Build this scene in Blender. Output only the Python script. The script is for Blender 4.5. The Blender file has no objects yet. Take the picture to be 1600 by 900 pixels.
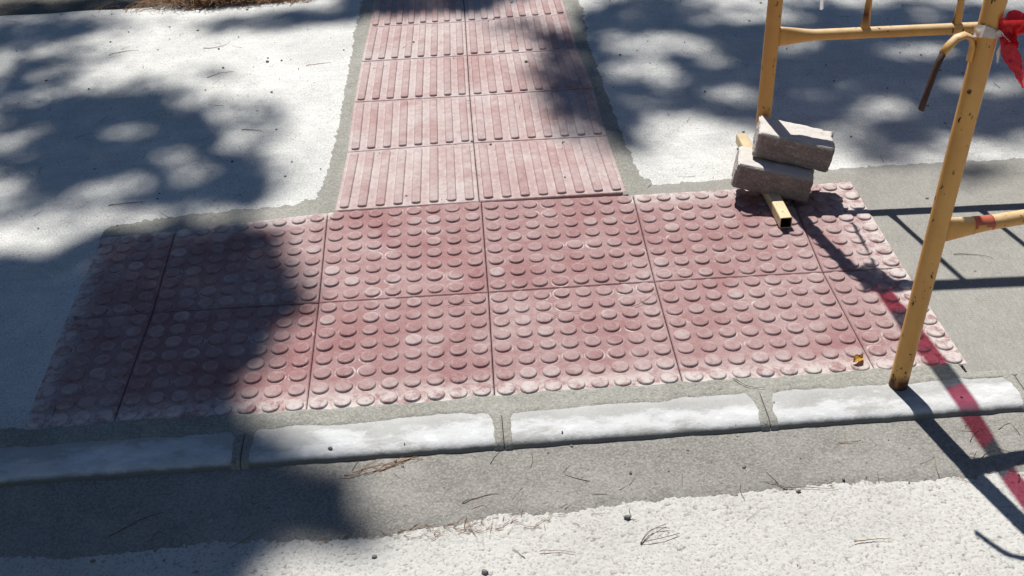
import bpy, bmesh, math, random
import numpy as np
from mathutils import Vector, Matrix, noise
from mathutils.geometry import tessellate_polygon
random.seed(7); rng = np.random.default_rng(7)
scene = bpy.context.scene
col = scene.collection

# ------------------------------------------------------------------ camera, sky, sun, exposure
FPX, PITCH, YAW, ROLL = 1810.3, .5958, .0375940, -.0478327
CAM = np.array([-.02788, -2.28729, 1.54885])
def cam_axes():
    cp, sp, cy, sy = math.cos(PITCH), math.sin(PITCH), math.cos(YAW), math.sin(YAW)
    f = np.array([sy*cp, cy*cp, -sp]); r = np.array([cy, -sy, 0.]); u = np.cross(r, f)
    c, s = math.cos(ROLL), math.sin(ROLL)
    return c*r + s*u, -s*r + c*u, f
AX = cam_axes()
cd = bpy.data.cameras.new('camera'); cam = bpy.data.objects.new('camera', cd); col.objects.link(cam)
cam.matrix_world = Matrix(((AX[0][0], AX[1][0], -AX[2][0], CAM[0]), (AX[0][1], AX[1][1], -AX[2][1], CAM[1]),
                           (AX[0][2], AX[1][2], -AX[2][2], CAM[2]), (0, 0, 0, 1)))
cd.sensor_width = 36; cd.lens = 36*FPX/1600; cd.clip_start = .05; cd.clip_end = 500
scene.camera = cam
SUN_ELEV = math.radians(60); SUN_AZ = np.array([-.191, .982])      # horizontal direction towards the sun
w = bpy.data.worlds.new('World'); scene.world = w; w.use_nodes = True
sky = w.node_tree.nodes.new('ShaderNodeTexSky'); sky.sky_type = 'NISHITA'; sky.sun_disc = False
sky.ozone_density = 6; sky.dust_density = .2; sky.sun_elevation = SUN_ELEV; sky.sun_rotation = math.atan2(SUN_AZ[0], SUN_AZ[1])
bg = w.node_tree.nodes['Background']; bg.inputs[1].default_value = .074
w.node_tree.links.new(sky.outputs[0], bg.inputs[0])
TO_SUN = Vector((SUN_AZ[0]*math.cos(SUN_ELEV), SUN_AZ[1]*math.cos(SUN_ELEV), math.sin(SUN_ELEV))).normalized()
sd = bpy.data.lights.new('sun', 'SUN'); sd.energy = 5.0; sd.angle = math.radians(.55); sd.color = (1, .97, .92)
so = bpy.data.objects.new('sun', sd); col.objects.link(so); so.rotation_euler = TO_SUN.to_track_quat('Z', 'Y').to_euler()
scene.view_settings.view_transform = 'Standard'; scene.view_settings.look = 'None'
scene.view_settings.gamma = 1; scene.view_settings.exposure = .27

# ------------------------------------------------------------------ helpers
def at(x, y, z=0.):
    """photo pixel (1600 wide) -> point on the horizontal plane z"""
    d = AX[0]*(x-800)/FPX - AX[1]*(y-450)/FPX + AX[2]
    return CAM + d*((z-CAM[2])/d[2])
def px(P):
    d = np.asarray(P) - CAM
    zz = d @ AX[2]
    return np.stack([800+FPX*(d @ AX[0])/zz, 450-FPX*(d @ AX[1])/zz], -1)
def xy(*pts, z=0.): return [at(p[0], p[1], z)[:2] for p in pts]
def nz(x, y, s, o=0.): return noise.noise(Vector((x*s+o, y*s-o, o*1.7)))
def fbm(x, y, s, o=0.):
    return nz(x, y, s, o) + .5*nz(x, y, s*2.1, o+3) + .25*nz(x, y, s*4.3, o+7)
def tag(o, label=None, cat=None, group=None, kind=None):
    for k, v in (('label', label), ('category', cat), ('group', group), ('kind', kind)):
        if v: o[k] = v
    return o
def link_mesh(name, me, mat, parent=None, smooth=False):
    o = bpy.data.objects.new(name, me); col.objects.link(o)
    if mat: me.materials.append(mat)
    if parent: o.parent = parent
    if smooth: me.polygons.foreach_set('use_smooth', [True]*len(me.polygons))
    return o
def mesh_obj(name, V, F, mat, parent=None, smooth=False):
    me = bpy.data.meshes.new(name); me.from_pydata([tuple(map(float, v)) for v in V], [], F); me.update()
    return link_mesh(name, me, mat, parent, smooth)
def bm_obj(name, bm, mat, parent=None, smooth=False):
    me = bpy.data.meshes.new(name); bm.to_mesh(me); bm.free()
    return link_mesh(name, me, mat, parent, smooth)
def empty(name, loc):
    o = bpy.data.objects.new(name, None); col.objects.link(o); o.location = loc; o.empty_display_size = .05
    return o
def struct(o): o['kind'] = 'structure'; return o
def tube(bm, pts, rad, seg=14, cap=True, up=None):
    """tube through pts; rad = radius or list of (ra, rb) half axes (rb along `up`)"""
    pts = [Vector(p) for p in pts]; n = len(pts); rings = []
    ref = Vector(up) if up else None
    for i, p in enumerate(pts):
        t = (pts[min(i+1, n-1)] - pts[max(i-1, 0)]).normalized()
        if ref is None:
            ref = Vector((0, 0, 1)) if abs(t.z) < .9 else Vector((1, 0, 0))
        b = (ref - t*ref.dot(t))
        b = b.normalized() if b.length > 1e-5 else t.orthogonal().normalized()
        a = t.cross(b); 
        if not up: ref = b
        r = rad[i] if isinstance(rad, list) else rad
        ra, rb = r if isinstance(r, tuple) else (r, r)
        rings.append([bm.verts.new(p + a*ra*math.cos(k*2*math.pi/seg) + b*rb*math.sin(k*2*math.pi/seg)) for k in range(seg)])
    for i in range(n-1):
        for k in range(seg):
            bm.faces.new((rings[i][k], rings[i][(k+1) % seg], rings[i+1][(k+1) % seg], rings[i+1][k]))
    if cap: bm.faces.new(rings[0][::-1]); bm.faces.new(rings[-1])
def resample(P, n):
    P = np.array(P, float); d = np.r_[0, np.cumsum(np.linalg.norm(np.diff(P, axis=0), axis=1))]
    t = np.linspace(0, d[-1], n)
    return np.stack([np.interp(t, d, P[:, k]) for k in range(P.shape[1])], 1)

# ------------------------------------------------------------------ materials
class NT:
    def __init__(s, name, rough=.9, spec=.25):
        s.m = bpy.data.materials.new(name); s.m.use_nodes = True
        s.t = s.m.node_tree; s.b = s.t.nodes['Principled BSDF']
        s.b.inputs['Roughness'].default_value = rough; s.b.inputs['Specular IOR Level'].default_value = spec
        s.geo = s.t.nodes.new('ShaderNodeNewGeometry')
        s.pos = s.geo.outputs['Position']
    def put(s, sock, v):
        if isinstance(v, bpy.types.NodeSocket): s.t.links.new(v, sock)
        else: sock.default_value = (*v, 1) if isinstance(v, tuple) and len(v) == 3 and sock.type == 'RGBA' else v
    def noise(s, scale, detail=3, rough=.6, vec=None, dist=0.):
        n = s.t.nodes.new('ShaderNodeTexNoise'); s.put(n.inputs['Vector'], vec or s.pos)
        n.inputs['Scale'].default_value = scale; n.inputs['Detail'].default_value = detail
        n.inputs['Roughness'].default_value = rough; n.inputs['Distortion'].default_value = dist
        return n.outputs['Fac']
    def voro(s, scale, feature='F1', vec=None, out='Distance'):
        n = s.t.nodes.new('ShaderNodeTexVoronoi'); n.feature = feature; s.put(n.inputs['Vector'], vec or s.pos)
        n.inputs['Scale'].default_value = scale
        return n.outputs[out]
    def scale(s, v, vec=None, rot=(0, 0, 0)):
        n = s.t.nodes.new('ShaderNodeMapping'); s.put(n.inputs['Vector'], vec or s.pos)
        n.inputs['Scale'].default_value = v; n.inputs['Rotation'].default_value = rot
        return n.outputs[0]
    def ramp(s, v, a, b, lo=0., hi=1.):
        n = s.t.nodes.new('ShaderNodeMapRange'); n.interpolation_type = 'SMOOTHSTEP'
        s.put(n.inputs['Value'], v)
        for k, x in zip(('From Min', 'From Max', 'To Min', 'To Max'), (a, b, lo, hi)): n.inputs[k].default_value = x
        return n.outputs[0]
    def math(s, op, a, b=0., clamp=False):
        n = s.t.nodes.new('ShaderNodeMath'); n.operation = op; n.use_clamp = clamp
        s.put(n.inputs[0], a); s.put(n.inputs[1], b); return n.outputs[0]
    def mix(s, f, a, b, mode='MIX'):
        n = s.t.nodes.new('ShaderNodeMix'); n.data_type = 'RGBA'; n.blend_type = mode
        s.put(n.inputs[0], f); s.put(n.inputs[6], a); s.put(n.inputs[7], b); return n.outputs[2]
    def attr(s, name, typ='GEOMETRY'):
        n = s.t.nodes.new('ShaderNodeAttribute'); n.attribute_name = name; n.attribute_type = typ; return n.outputs['Fac']
    def rnd(s): return s.t.nodes.new('ShaderNodeObjectInfo').outputs['Random']
    def color(s, c): s.put(s.b.inputs['Base Color'], c)
    def bump(s, h, dist, strength=1., prev=None):
        n = s.t.nodes.new('ShaderNodeBump'); n.inputs['Strength'].default_value = strength
        n.inputs['Distance'].default_value = dist; s.put(n.inputs['Height'], h)
        if prev: s.put(n.inputs['Normal'], prev)
        s.put(s.b.inputs['Normal'], n.outputs[0]); return n.outputs[0]

def concrete(name, a, b, speck, speck_amt=.25, grain=240, bump=.0012, coarse=None, streak=None, samt=.32):
    m = NT(name, .95, .15)
    c = m.mix(m.ramp(m.noise(2.6, 6, .7, dist=.5), .36, .64), a, b)
    c = m.mix(m.ramp(m.noise(6.5, 6, .75, dist=1.), .50, .68, 0, .38), c, tuple(x*.74 for x in a))
    c = m.mix(m.ramp(m.noise(14, 5, .7), .3, .75, 0, .35), c, tuple(x*.78 for x in a))
    c = m.mix(m.ramp(m.noise(grain, 2, .6), .40, .66, .0, .5), c, tuple(min(1, x*1.3) for x in b))
    c = m.mix(m.ramp(m.noise(grain*.8, 3, .7, vec=m.scale((1, 1, 1), rot=(.5, .3, .9))), .52, .68, .0, .5), c, tuple(x*.62 for x in a))
    sp = m.ramp(m.noise(grain*.55, 2, .8), .60, .70)
    sp = m.math('MULTIPLY', sp, m.ramp(m.noise(6, 3), .35, .6))
    c = m.mix(m.math('MULTIPLY', sp, speck_amt), c, speck)
    h = m.noise(grain, 3, .65)
    if streak:
        st = m.noise(1, 3, .55, vec=m.scale(streak[0], rot=(0, 0, streak[1])))
        h = m.math('ADD', m.math('MULTIPLY', h, .55), m.math('MULTIPLY', st, .9))
        c = m.mix(m.ramp(st, .35, .7, 0, samt), c, tuple(x*.72 for x in a))
    m.color(c); n = m.bump(h, bump)
    if coarse: m.bump(m.noise(coarse[0], 3, .6), coarse[1], 1., n)
    return m.m
MAT = {}
MAT['pavement'] = concrete('pale_concrete', (.47, .47, .45), (.64, .633, .60), (.16, .15, .15), .7, 210, .0016, (36, .003), ((5, 60, 30), math.radians(9)), .12)
MAT['mortar'] = concrete('cement_mortar', (.235, .228, .20), (.325, .318, .285), (.11, .11, .10), .5, 200, .0018, (45, .0035))
MAT['panel'] = concrete('broomed_cement', (.26, .25, .225), (.315, .305, .275), (.15, .15, .14), .3, 300, .0011, (30, .0015), ((330, 26, 60), math.radians(-14)))
MAT['gutter'] = concrete('gutter_cement', (.215, .205, .185), (.30, .288, .262), (.09, .085, .08), .6, 190, .0022, (38, .0035))
def road_mat():
    m = NT('exposed_aggregate', .95, .15)
    c = m.mix(m.ramp(m.noise(4, 5, .7), .35, .65), (.42, .41, .385), (.50, .49, .465))
    cell = m.voro(270, out='Color'); sep = m.t.nodes.new('ShaderNodeSeparateColor'); m.put(sep.inputs[0], cell)
    c = m.mix(m.ramp(sep.outputs[0], .0, 1., 0, .45), c, (.58, .57, .53))
    c = m.mix(m.ramp(sep.outputs[1], .80, .9, 0, .6), c, (.30, .28, .25))
    c = m.mix(m.ramp(m.attr('pit'), .35, .95, 0, .85), c, (.21, .19, .16))
    c = m.mix(m.ramp(m.noise(1, 3, .75, vec=m.scale((120, 210, 150))), .60, .70, 0, .75), c, (.17, .155, .135))
    m.color(c); m.bump(m.noise(320, 3, .65), .0012); return m.m
MAT['road'] = road_mat()
MAT['soil'] = concrete('dark_soil', (.13, .125, .11), (.18, .165, .135), (.03, .03, .025), .6, 120, .004, (25, .01))
MAT['subgrade'] = concrete('sandy_bedding', (.03, .026, .022), (.05, .042, .036), (.02, .02, .02))

def tile_mat(name, red1, red2, dusty, amt):
    m = NT(name, .88, .22)
    c = m.mix(m.ramp(m.noise(7, 4, .6), .32, .7), red1, red2)
    c = m.mix(m.math('MULTIPLY', m.rnd(), .35), c, tuple(x*.86 for x in red1))
    c = m.mix(m.ramp(m.noise(330, 2, .6), .45, .72, 0, .28), c, (.52, .40, .37))
    film = m.math('MULTIPLY', m.ramp(m.noise(4.2, 6, .68, dist=.6), .30, .76), amt)
    film = m.math('ADD', film, m.math('MULTIPLY', m.rnd(), .12))
    film = m.math('ADD', film, m.attr('dust'))
    film = m.math('MULTIPLY', film, m.ramp(m.noise(60, 4, .7), .25, .7, .45, 1.15))
    c = m.mix(m.math('MINIMUM', film, .92), c, dusty)
    # efflorescence rings and scratches
    fu = m.math('SUBTRACT', m.math('FRACT', m.attr('du')), .5); fv = m.math('SUBTRACT', m.math('FRACT', m.attr('dv')), .5)
    rad = m.math('SQRT', m.math('ADD', m.math('MULTIPLY', fu, fu), m.math('MULTIPLY', fv, fv)))
    halo = m.ramp(m.math('ABSOLUTE', m.math('SUBTRACT', rad, m.math('ADD', .415, m.math('MULTIPLY', m.noise(90, 2), .06)))), .055, .01)
    halo = m.math('MULTIPLY', halo, m.ramp(m.noise(9, 4, .7), .52, .68))
    eff = m.math('MULTIPLY', m.attr('ring'), m.ramp(m.noise(26, 5, .75), .44, .60))
    eff = m.math('MAXIMUM', eff, m.math('MULTIPLY', halo, m.ramp(m.noise(55, 4, .75), .32, .58)))
    ed = m.math('MULTIPLY', m.attr('edge'), m.ramp(m.noise(34, 5, .75), .36, .58))
    eff = m.math('MAXIMUM', eff, ed)
    scr = m.ramp(m.math('ABSOLUTE', m.math('SUBTRACT', m.noise(23, 2, .5, dist=1.4), .5)), .006, .0, 0, .5)
    scr = m.math('MULTIPLY', scr, m.ramp(m.noise(11, 2), .55, .68))
    eff = m.math('MAXIMUM', eff, scr)
    c = m.mix(m.math('MULTIPLY', eff, .85), c, (.60, .56, .53))
    grime = m.ramp(m.noise(130, 2, .8), .70, .78)
    c = m.mix(m.math('MULTIPLY', grime, .35), c, (.09, .06, .055))
    m.color(c)
    n = m.bump(m.noise(280, 4, .7), .0006); m.bump(m.noise(70, 3, .6), .0009, 1., n)
    return m.m
MAT['blister'] = tile_mat('red_blister_concrete', (.232, .098, .099), (.272, .135, .134), (.415, .332, .322), .68)
MAT['stripe'] = tile_mat('pink_striped_concrete', (.305, .165, .158), (.35, .205, .197), (.48, .415, .40), .85)

def kerb_mat():
    m = NT('white_kerb_stone', .85, .2)
    off = m.t.nodes.new('ShaderNodeVectorMath'); off.operation = 'ADD'; m.put(off.inputs[0], m.pos)
    cmb = m.t.nodes.new('ShaderNodeCombineXYZ'); m.put(cmb.inputs[2], m.math('MULTIPLY', m.rnd(), 7.)); m.put(off.inputs[1], cmb.outputs[0])
    P = off.outputs[0]; sep = m.t.nodes.new('ShaderNodeSeparateXYZ'); m.put(sep.inputs[0], m.pos)
    c = m.mix(m.ramp(m.noise(7, 5, .7, vec=P), .3, .7), (.40, .40, .39), (.335, .33, .315))
    c = m.mix(m.ramp(m.noise(190, 3, .7), .45, .75, 0, .4), c, (.50, .50, .49))
    # limewash left in worn patches, thicker towards the front edge and more on some stones than on others
    front = m.ramp(sep.outputs['Y'], -.455, -.515, -.10, .07)
    lw = m.math('ADD', m.noise(1, 7, .72, vec=m.scale((7, 15, 15), vec=P)), front)
    lw = m.math('ADD', lw, m.math('MULTIPLY', m.math('SUBTRACT', m.rnd(), .35), .10))
    lw = m.math('ADD', lw, m.math('MULTIPLY', m.math('SUBTRACT', m.noise(120, 3, .7), .5), .10))
    c = m.mix(m.ramp(lw, .47, .62, 0, .85), c, (.56, .565, .565))
    c = m.mix(m.ramp(lw, .63, .72, 0, .6), c, (.69, .695, .70))
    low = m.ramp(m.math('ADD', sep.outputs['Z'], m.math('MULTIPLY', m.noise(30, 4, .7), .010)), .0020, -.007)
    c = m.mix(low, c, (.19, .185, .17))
    c = m.mix(m.ramp(m.noise(150, 2, .8), .66, .74, 0, .5), c, (.17, .165, .16))
    m.color(c); n = m.bump(m.noise(220, 4, .7), .0010); m.bump(m.noise(30, 4, .6), .002, 1., n)
    return m.m
MAT['kerb'] = kerb_mat()

def yellow(name, base, rust):
    m = NT(name, .48, .4)
    c = m.mix(m.ramp(m.noise(9, 4, .65), .35, .7), base, tuple(x*f for x, f in zip(base, (.88, .82, .8))))
    c = m.mix(m.ramp(m.noise(1, 3, .6, vec=m.scale((60, 60, 5))), .45, .75, 0, .35), c, tuple(x*f for x, f in zip(base, (.8, .66, .5))))
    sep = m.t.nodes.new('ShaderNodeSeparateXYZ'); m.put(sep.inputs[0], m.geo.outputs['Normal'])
    c = m.mix(m.math('MULTIPLY', m.ramp(sep.outputs['Z'], .25, .9), m.ramp(m.noise(35, 4, .7), .25, .6, .3, .7)), c, (.72, .58, .36))  # painted top highlight with settled dust: upward faces mixed towards pale cream
    spot = m.math('MULTIPLY', m.ramp(m.noise(1, 3, .6, vec=m.scale((80, 80, 44))), .63, .655), m.ramp(m.noise(7, 2), .46, .54))
    spot = m.math('MAXIMUM', spot, m.attr('rust'))
    c = m.mix(spot, c, rust); m.color(c)
    m.put(m.b.inputs['Roughness'], m.math('ADD', m.math('MULTIPLY', spot, .4), m.ramp(m.noise(40, 3), .3, .7, .38, .55)))
    n = m.bump(m.math('SUBTRACT', 1., spot), .0008); m.bump(m.noise(160, 2), .0003, 1., n)
    return m.m
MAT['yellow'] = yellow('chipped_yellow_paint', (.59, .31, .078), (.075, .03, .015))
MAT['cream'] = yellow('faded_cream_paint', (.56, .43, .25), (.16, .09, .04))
def simple(name, a, b, sc=30, rough=.8, bump=.001, spec=.25):
    m = NT(name, rough, spec); m.color(m.mix(m.ramp(m.noise(sc, 4, .65), .3, .7), a, b)); m.bump(m.noise(sc*5, 3), bump)
    return m.m
MAT['rust'] = simple('rusty_steel', (.075, .04, .03), (.045, .024, .02), 60, .85)
MAT['inside'] = simple('dark_steel_inside', (.05, .04, .03), (.08, .06, .04), 40)
MAT['redpaint'] = simple('red_marking_paint', (.48, .10, .06), (.40, .13, .08), 50, .6, .0003)
MAT['stone'] = simple('dark_grit', (.17, .155, .14), (.25, .23, .21), 90)
MAT['palestone'] = simple('pale_grit', (.30, .28, .25), (.42, .40, .36), 90)
MAT['twig'] = simple('dry_twig', (.25, .185, .13), (.15, .11, .08), 80)
MAT['needle'] = simple('dry_pine_needle', (.36, .205, .105), (.25, .14, .075), 40)
MAT['leaf'] = simple('yellow_leaf', (.72, .47, .11), (.60, .36, .08), 60, .6)
MAT['bark'] = simple('pine_bark', (.16, .10, .07), (.08, .055, .045), 9, .95, .02)
MAT['foliage'] = simple('pine_foliage', (.032, .05, .02), (.05, .07, .03), 3, .9)
def brick_mat():
    m = NT('rough_paver_concrete', .95, .15)
    c = m.mix(m.ramp(m.noise(18, 5, .7), .3, .7), (.165, .134, .122), (.225, .19, .174))
    sep = m.t.nodes.new('ShaderNodeSeparateXYZ'); m.put(sep.inputs[0], m.geo.outputs['Normal'])
    c = m.mix(m.ramp(m.noise(150, 3, .7), .5, .7, 0, .5), c, (.46, .42, .39))
    c = m.mix(m.ramp(m.noise(110, 3, .75), .60, .72, 0, .7), c, (.13, .11, .10))
    c = m.mix(m.math('MULTIPLY', m.attr('lit_face'), m.ramp(m.noise(45, 5, .75), .12, .42)), c, (.64, .60, .555))  # sunlight painted into the colour of upper and left faces
    m.color(c); n = m.bump(m.noise(210, 4, .7), .0016); m.bump(m.noise(45, 4, .65), .003, 1., n)
    return m.m
MAT['brick'] = brick_mat()
def tape_mat(name, colr, trans, mixf):
    m = NT(name, .32, .5); m.color(colr)
    out = m.t.nodes['Material Output']; tr = m.t.nodes.new('ShaderNodeBsdfTransparent'); tr.inputs[0].default_value = (*trans, 1)
    tl = m.t.nodes.new('ShaderNodeBsdfTranslucent'); tl.inputs[0].default_value = (*colr, 1)
    m1 = m.t.nodes.new('ShaderNodeMixShader'); m1.inputs[0].default_value = .45
    m.t.links.new(m.b.outputs[0], m1.inputs[1]); m.t.links.new(tl.outputs[0], m1.inputs[2])
    mx = m.t.nodes.new('ShaderNodeMixShader'); mx.inputs[0].default_value = mixf
    m.t.links.new(m1.outputs[0], mx.inputs[1]); m.t.links.new(tr.outputs[0], mx.inputs[2])
    m.t.links.new(mx.outputs[0], out.inputs['Surface'])
    m.bump(m.noise(45, 3, .6), .004)
    return m.m
MAT['tape_red'] = tape_mat('red_plastic_film', (.62, .02, .035), (.86, .07, .11), .40)
MAT['tape_white'] = tape_mat('white_plastic_film', (.72, .70, .69), (.8, .8, .8), .10)

# ------------------------------------------------------------------ the ground
S = struct(mesh_obj('ground', [(-60, -60, -.06), (60, -60, -.06), (60, 60, -.06), (-60, 60, -.06)], [(0, 1, 2, 3)], MAT['subgrade']))

# joints of the tiles, measured along the laid rows
bl_top = xy((158, 371), (274, 360), (512, 332), (752, 315), (989, 304), (1229, 290), (1330, 283))
bl_mid = xy((101, 500), (238, 489), (498, 473), (763, 457), (1023, 440), (1286, 425), (1414, 418))
bl_bot = xy((34, 674), (176, 662), (478, 645), (773, 622), (1068, 601), (1370, 582), (1514, 569))
st_L = [np.array(v) for v in xy((522, 330), (542, 238), (552, 160), (564, 96), (576, 42))]
st_C = [np.array(v) for v in xy((749, 315), (740, 223), (734, 150), (730, 87), (727, 34))]
st_R = [np.array(v) for v in xy((980, 300), (949, 212), (928, 137), (903, 76), (887, 22))]
for k in range(4):
    for s in (st_L, st_C, st_R):
        s.append(np.array(s[0]) + (np.array(s[4])-np.array(s[0]))/4*(len(s)))

# pavement slabs: cast up to the tile edges
inner_left = [(bl_bot[0][0]+.012, -.43), (bl_mid[0][0]+.012, bl_mid[0][1]), (bl_top[0][0]+.014, bl_top[0][1]-.014),
              (bl_top[1][0], bl_top[1][1]-.014), (st_L[0][0]+.012, st_L[0][1]-.014)] + [(p[0]+.012, p[1]) for p in st_L[1:]]
yend = st_L[-1][1] - .01
def sheet(name, pts, z, mat):
    tris = tessellate_polygon([[Vector((p[0], p[1], 0)) for p in pts]])
    o = mesh_obj(name, [(p[0], p[1], z) for p in pts], [t for t in tris if len(set(t)) == 3], mat)
    bm = bmesh.new(); bm.from_mesh(o.data)
    for f in bm.faces:
        f.normal_update()
        if f.normal.z < 0: f.normal_flip()
    bm.to_mesh(o.data); bm.free(); return struct(o)
pl = [(-9, -.43)] + inner_left + [(st_L[-1][0]+.012, 9), (-.72, 9), (-.72, 2.6), (-.80, 2.12)]
for k in range(14): pl.append((-.86 - k*.08, 2.095+.018*fbm(k*.08, 0, 6)))
pl += [(-2.2, 2.09), (-9, 2.05)]
sheet('pavement', pl, -.005, MAT['pavement'])
pr = [(st_R[-1][0]-.012, yend), (st_R[-1][0]-.012, 9), (9, 9), (9, -.43), (bl_bot[6][0]-.012, -.43), (bl_mid[6][0]-.012, bl_mid[6][1]), (bl_top[6][0]-.012, bl_top[6][1]-.012)]
pr += [(p[0]-.012, p[1]-(.012 if i == 0 else 0)) for i, p in enumerate(st_R)][:-1]
sheet('pavement', pr, -.005, MAT['pavement'])
sheet('pavement', [(st_L[-1][0]+.012, yend), (st_R[-1][0]-.012, yend), (st_R[-1][0]-.012, 9), (st_L[-1][0]+.012, 9)], -.005, MAT['pavement'])
# planting soil behind the left slab
def grid_sheet(name, x0, x1, y0, y1, nx, ny, zf, mat, smooth=True):
    V, F = [], []
    for j in range(ny):
        for i in range(nx):
            x = x0+(x1-x0)*i/(nx-1); y = y0+(y1-y0)*j/(ny-1); V.append((x, y, zf(x, y)))
    for j in range(ny-1):
        for i in range(nx-1):
            a = j*nx+i; F.append((a, a+1, a+nx+1, a+nx))
    return mesh_obj(name, V, F, mat, smooth=smooth)
struct(grid_sheet('soil', -9, -.70, 2.0, 9, 160, 100, lambda x, y: -.035+.012*fbm(x, y, 5), MAT['soil']))

# cement bands: ribbons whose outer edge feathers down through the concrete they were smeared on
def ribbon(name, inner, outer, n, m, z0, z1, mat, rag=.006, zn=.0016, feather=.42):
    A, B = resample(inner, n), resample(outer, n); V, F = [], []
    for i in range(n):
        for j in range(m):
            t = j/(m-1); p = A[i]*(1-t)+B[i]*t
            d = (B[i]-A[i]); d = d/(np.linalg.norm(d)+1e-9)
            p = p + d*rag*t*(fbm(B[i][0], B[i][1], 16, 2.)+.6*fbm(B[i][0], B[i][1], 60, 5.))
            e = max(0, (t-(1-feather))/feather)
            V.append((p[0], p[1], z0*(1-e)+z1*e + zn*fbm(p[0], p[1], 38, 9)*(.3+.7*e) + .0010*e*nz(p[0], p[1], 120, 4)))
    for i in range(n-1):
        for j in range(m-1):
            a = i*m+j; F.append((a, a+1, a+m+1, a+m))
    o = mesh_obj(name, V, F, mat, smooth=True)
    if sum(p.normal.z for p in o.data.polygons) < 0: o.data.flip_normals()
    return struct(o)
inL = [(p[0]+.012, p[1]) for p in st_L[::-1][:-1]] + [(st_L[0][0]+.012, st_L[0][1]-.016), (bl_top[1][0], bl_top[1][1]-.016), (bl_top[0][0]-.0, bl_top[0][1]-.016)]
ouL = [(p[0]-.055, p[1]) for p in st_L[::-1][:-4]] + xy((551, 45), (541, 110), (527, 185), (510, 250), (499, 285), (488, 303), (455, 314), (380, 321), (300, 329), (210, 339), (165, 352))
ribbon('cement_band', inL, ouL, 1000, 26, -.0015, -.0066, MAT['mortar'], .0045)
inR = [(p[0]-.012, p[1]) for p in st_R[::-1][:-1]] + [(st_R[0][0]-.012, st_R[0][1]-.01), (st_R[0][0]+.04, st_R[0][1]-.012)]
ouR = [(p[0]+.07, p[1]) for p in st_R[::-1][:-4]] + xy((921, 60), (939, 110), (957, 160), (977, 210), (996, 250), (1004, 268), (1022, 281))
ribbon('cement_band', inR, ouR, 1000, 26, -.0015, -.0066, MAT['mortar'], .0045)
# new cement panel on the right, round the outer end of the blister tiles
far = xy((1000, 286), (1060, 281), (1150, 272), (1280, 260), (1400, 251), (1600, 241)) + [np.array((2.6, .50)), np.array((4.5, .46))]
near = [(st_R[0][0]-.0, st_R[0][1]-.016), (bl_top[4][0], bl_top[4][1]-.014), (bl_top[5][0], bl_top[5][1]-.014), (bl_top[6][0]-.01, bl_top[6][1]-.014), (2.6, bl_top[6][1]-.02), (4.5, bl_top[6][1]-.02)]
ribbon('cement_band', near, far, 1200, 26, -.0015, -.0066, MAT['panel'], .004)
lft = resample([(bl_top[6][0]-.012, bl_top[6][1]-.0145), (bl_mid[6][0]-.012, bl_mid[6][1]), (bl_bot[6][0]-.012, -.446)], 40)
V, F = [], []
for i, p in enumerate(lft):
    for j in range(60):
        x = p[0] + (4.5-p[0])*(j/59)**1.6; V.append((x, p[1], -.0016+.0008*fbm(x, p[1], 14, 4)))
for i in range(39):
    for j in range(59):
        a = i*60+j; F.append((a, a+60, a+61, a+1))
struct(mesh_obj('cement_panel', V, F, MAT['panel'], smooth=True))

# road of exposed aggregate, real grains where it is near, a plain sheet beyond
ROADZ = -.033
def grains(nx, ny, cell, seed):
    r = np.random.default_rng(seed)
    ys, xs = np.mgrid[0:ny, 0:nx].astype(float)
    h = np.zeros((ny, nx)); k = int(math.ceil(cell))+1
    gx, gy = int(nx/cell)+2, int(ny/cell)+2
    best = np.full((ny, nx), 1e9); val = np.zeros((ny, nx))
    pxs = (np.arange(gx)[None, :]+r.random((gy, gx)))*cell; pys = (np.arange(gy)[:, None]+r.random((gy, gx)))*cell
    hv = r.random((gy, gx)); rv = .45+.6*r.random((gy, gx))
    ci, cj = (xs/cell).astype(int), (ys/cell).astype(int)
    for dj in (-1, 0, 1):
        for di in (-1, 0, 1):
            a = np.clip(cj+dj, 0, gy-1); b = np.clip(ci+di, 0, gx-1)
            d = np.hypot((xs-pxs[a, b])*.8, ys-pys[a, b])/(cell*rv[a, b])
            m = d < best; best[m] = d[m]; val[m] = hv[a, b][m]
    return np.clip(1-best**2, -.25, 1)*(.35+.65*val)
X0, X1, Y0, Y1 = -1.25, 1.45, -1.14, -.60
st = .0027; nx, ny = int((X1-X0)/st), int((Y1-Y0)/st)
H = grains(nx, ny, 2.6, 3); H = .8*H + .35*grains(nx, ny, 1.8, 5)
gx, gy = np.meshgrid(np.linspace(X0, X1, nx), np.linspace(Y0, Y1, ny))
Z = ROADZ + .0022*(H-.45)
Vv = np.stack([gx, gy, Z], -1).reshape(-1, 3); idx = np.arange(nx*ny).reshape(ny, nx)
Fq = np.stack([idx[:-1, :-1], idx[:-1, 1:], idx[1:, 1:], idx[1:, :-1]], -1).reshape(-1, 4)
me = bpy.data.meshes.new('road'); me.vertices.add(len(Vv)); me.vertices.foreach_set('co', Vv.ravel())
me.loops.add(Fq.size); me.loops.foreach_set('vertex_index', Fq.ravel()); me.polygons.add(len(Fq))
me.polygons.foreach_set('loop_start', np.arange(len(Fq))*4); me.update(); me.validate()
a_ = me.attributes.new('pit', 'FLOAT', 'POINT'); a_.data.foreach_set('value', np.clip(1-(H-.05)/.45, 0, 1).ravel())
struct(link_mesh('road', me, MAT['road'], smooth=True))
zr = ROADZ-.0005
mesh_r = [((-60, Y0), (60, Y0), (60, -60), (-60, -60)), ((-60, -.55), (X0, -.55), (X0, Y0), (-60, Y0)), ((X1, -.55), (60, -.55), (60, Y0), (X1, Y0))]
V, F = [], []
for q in mesh_r:
    F.append(tuple(range(len(V)+3, len(V)-1, -1))); V += [(p[0], p[1], zr) for p in q]
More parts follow.
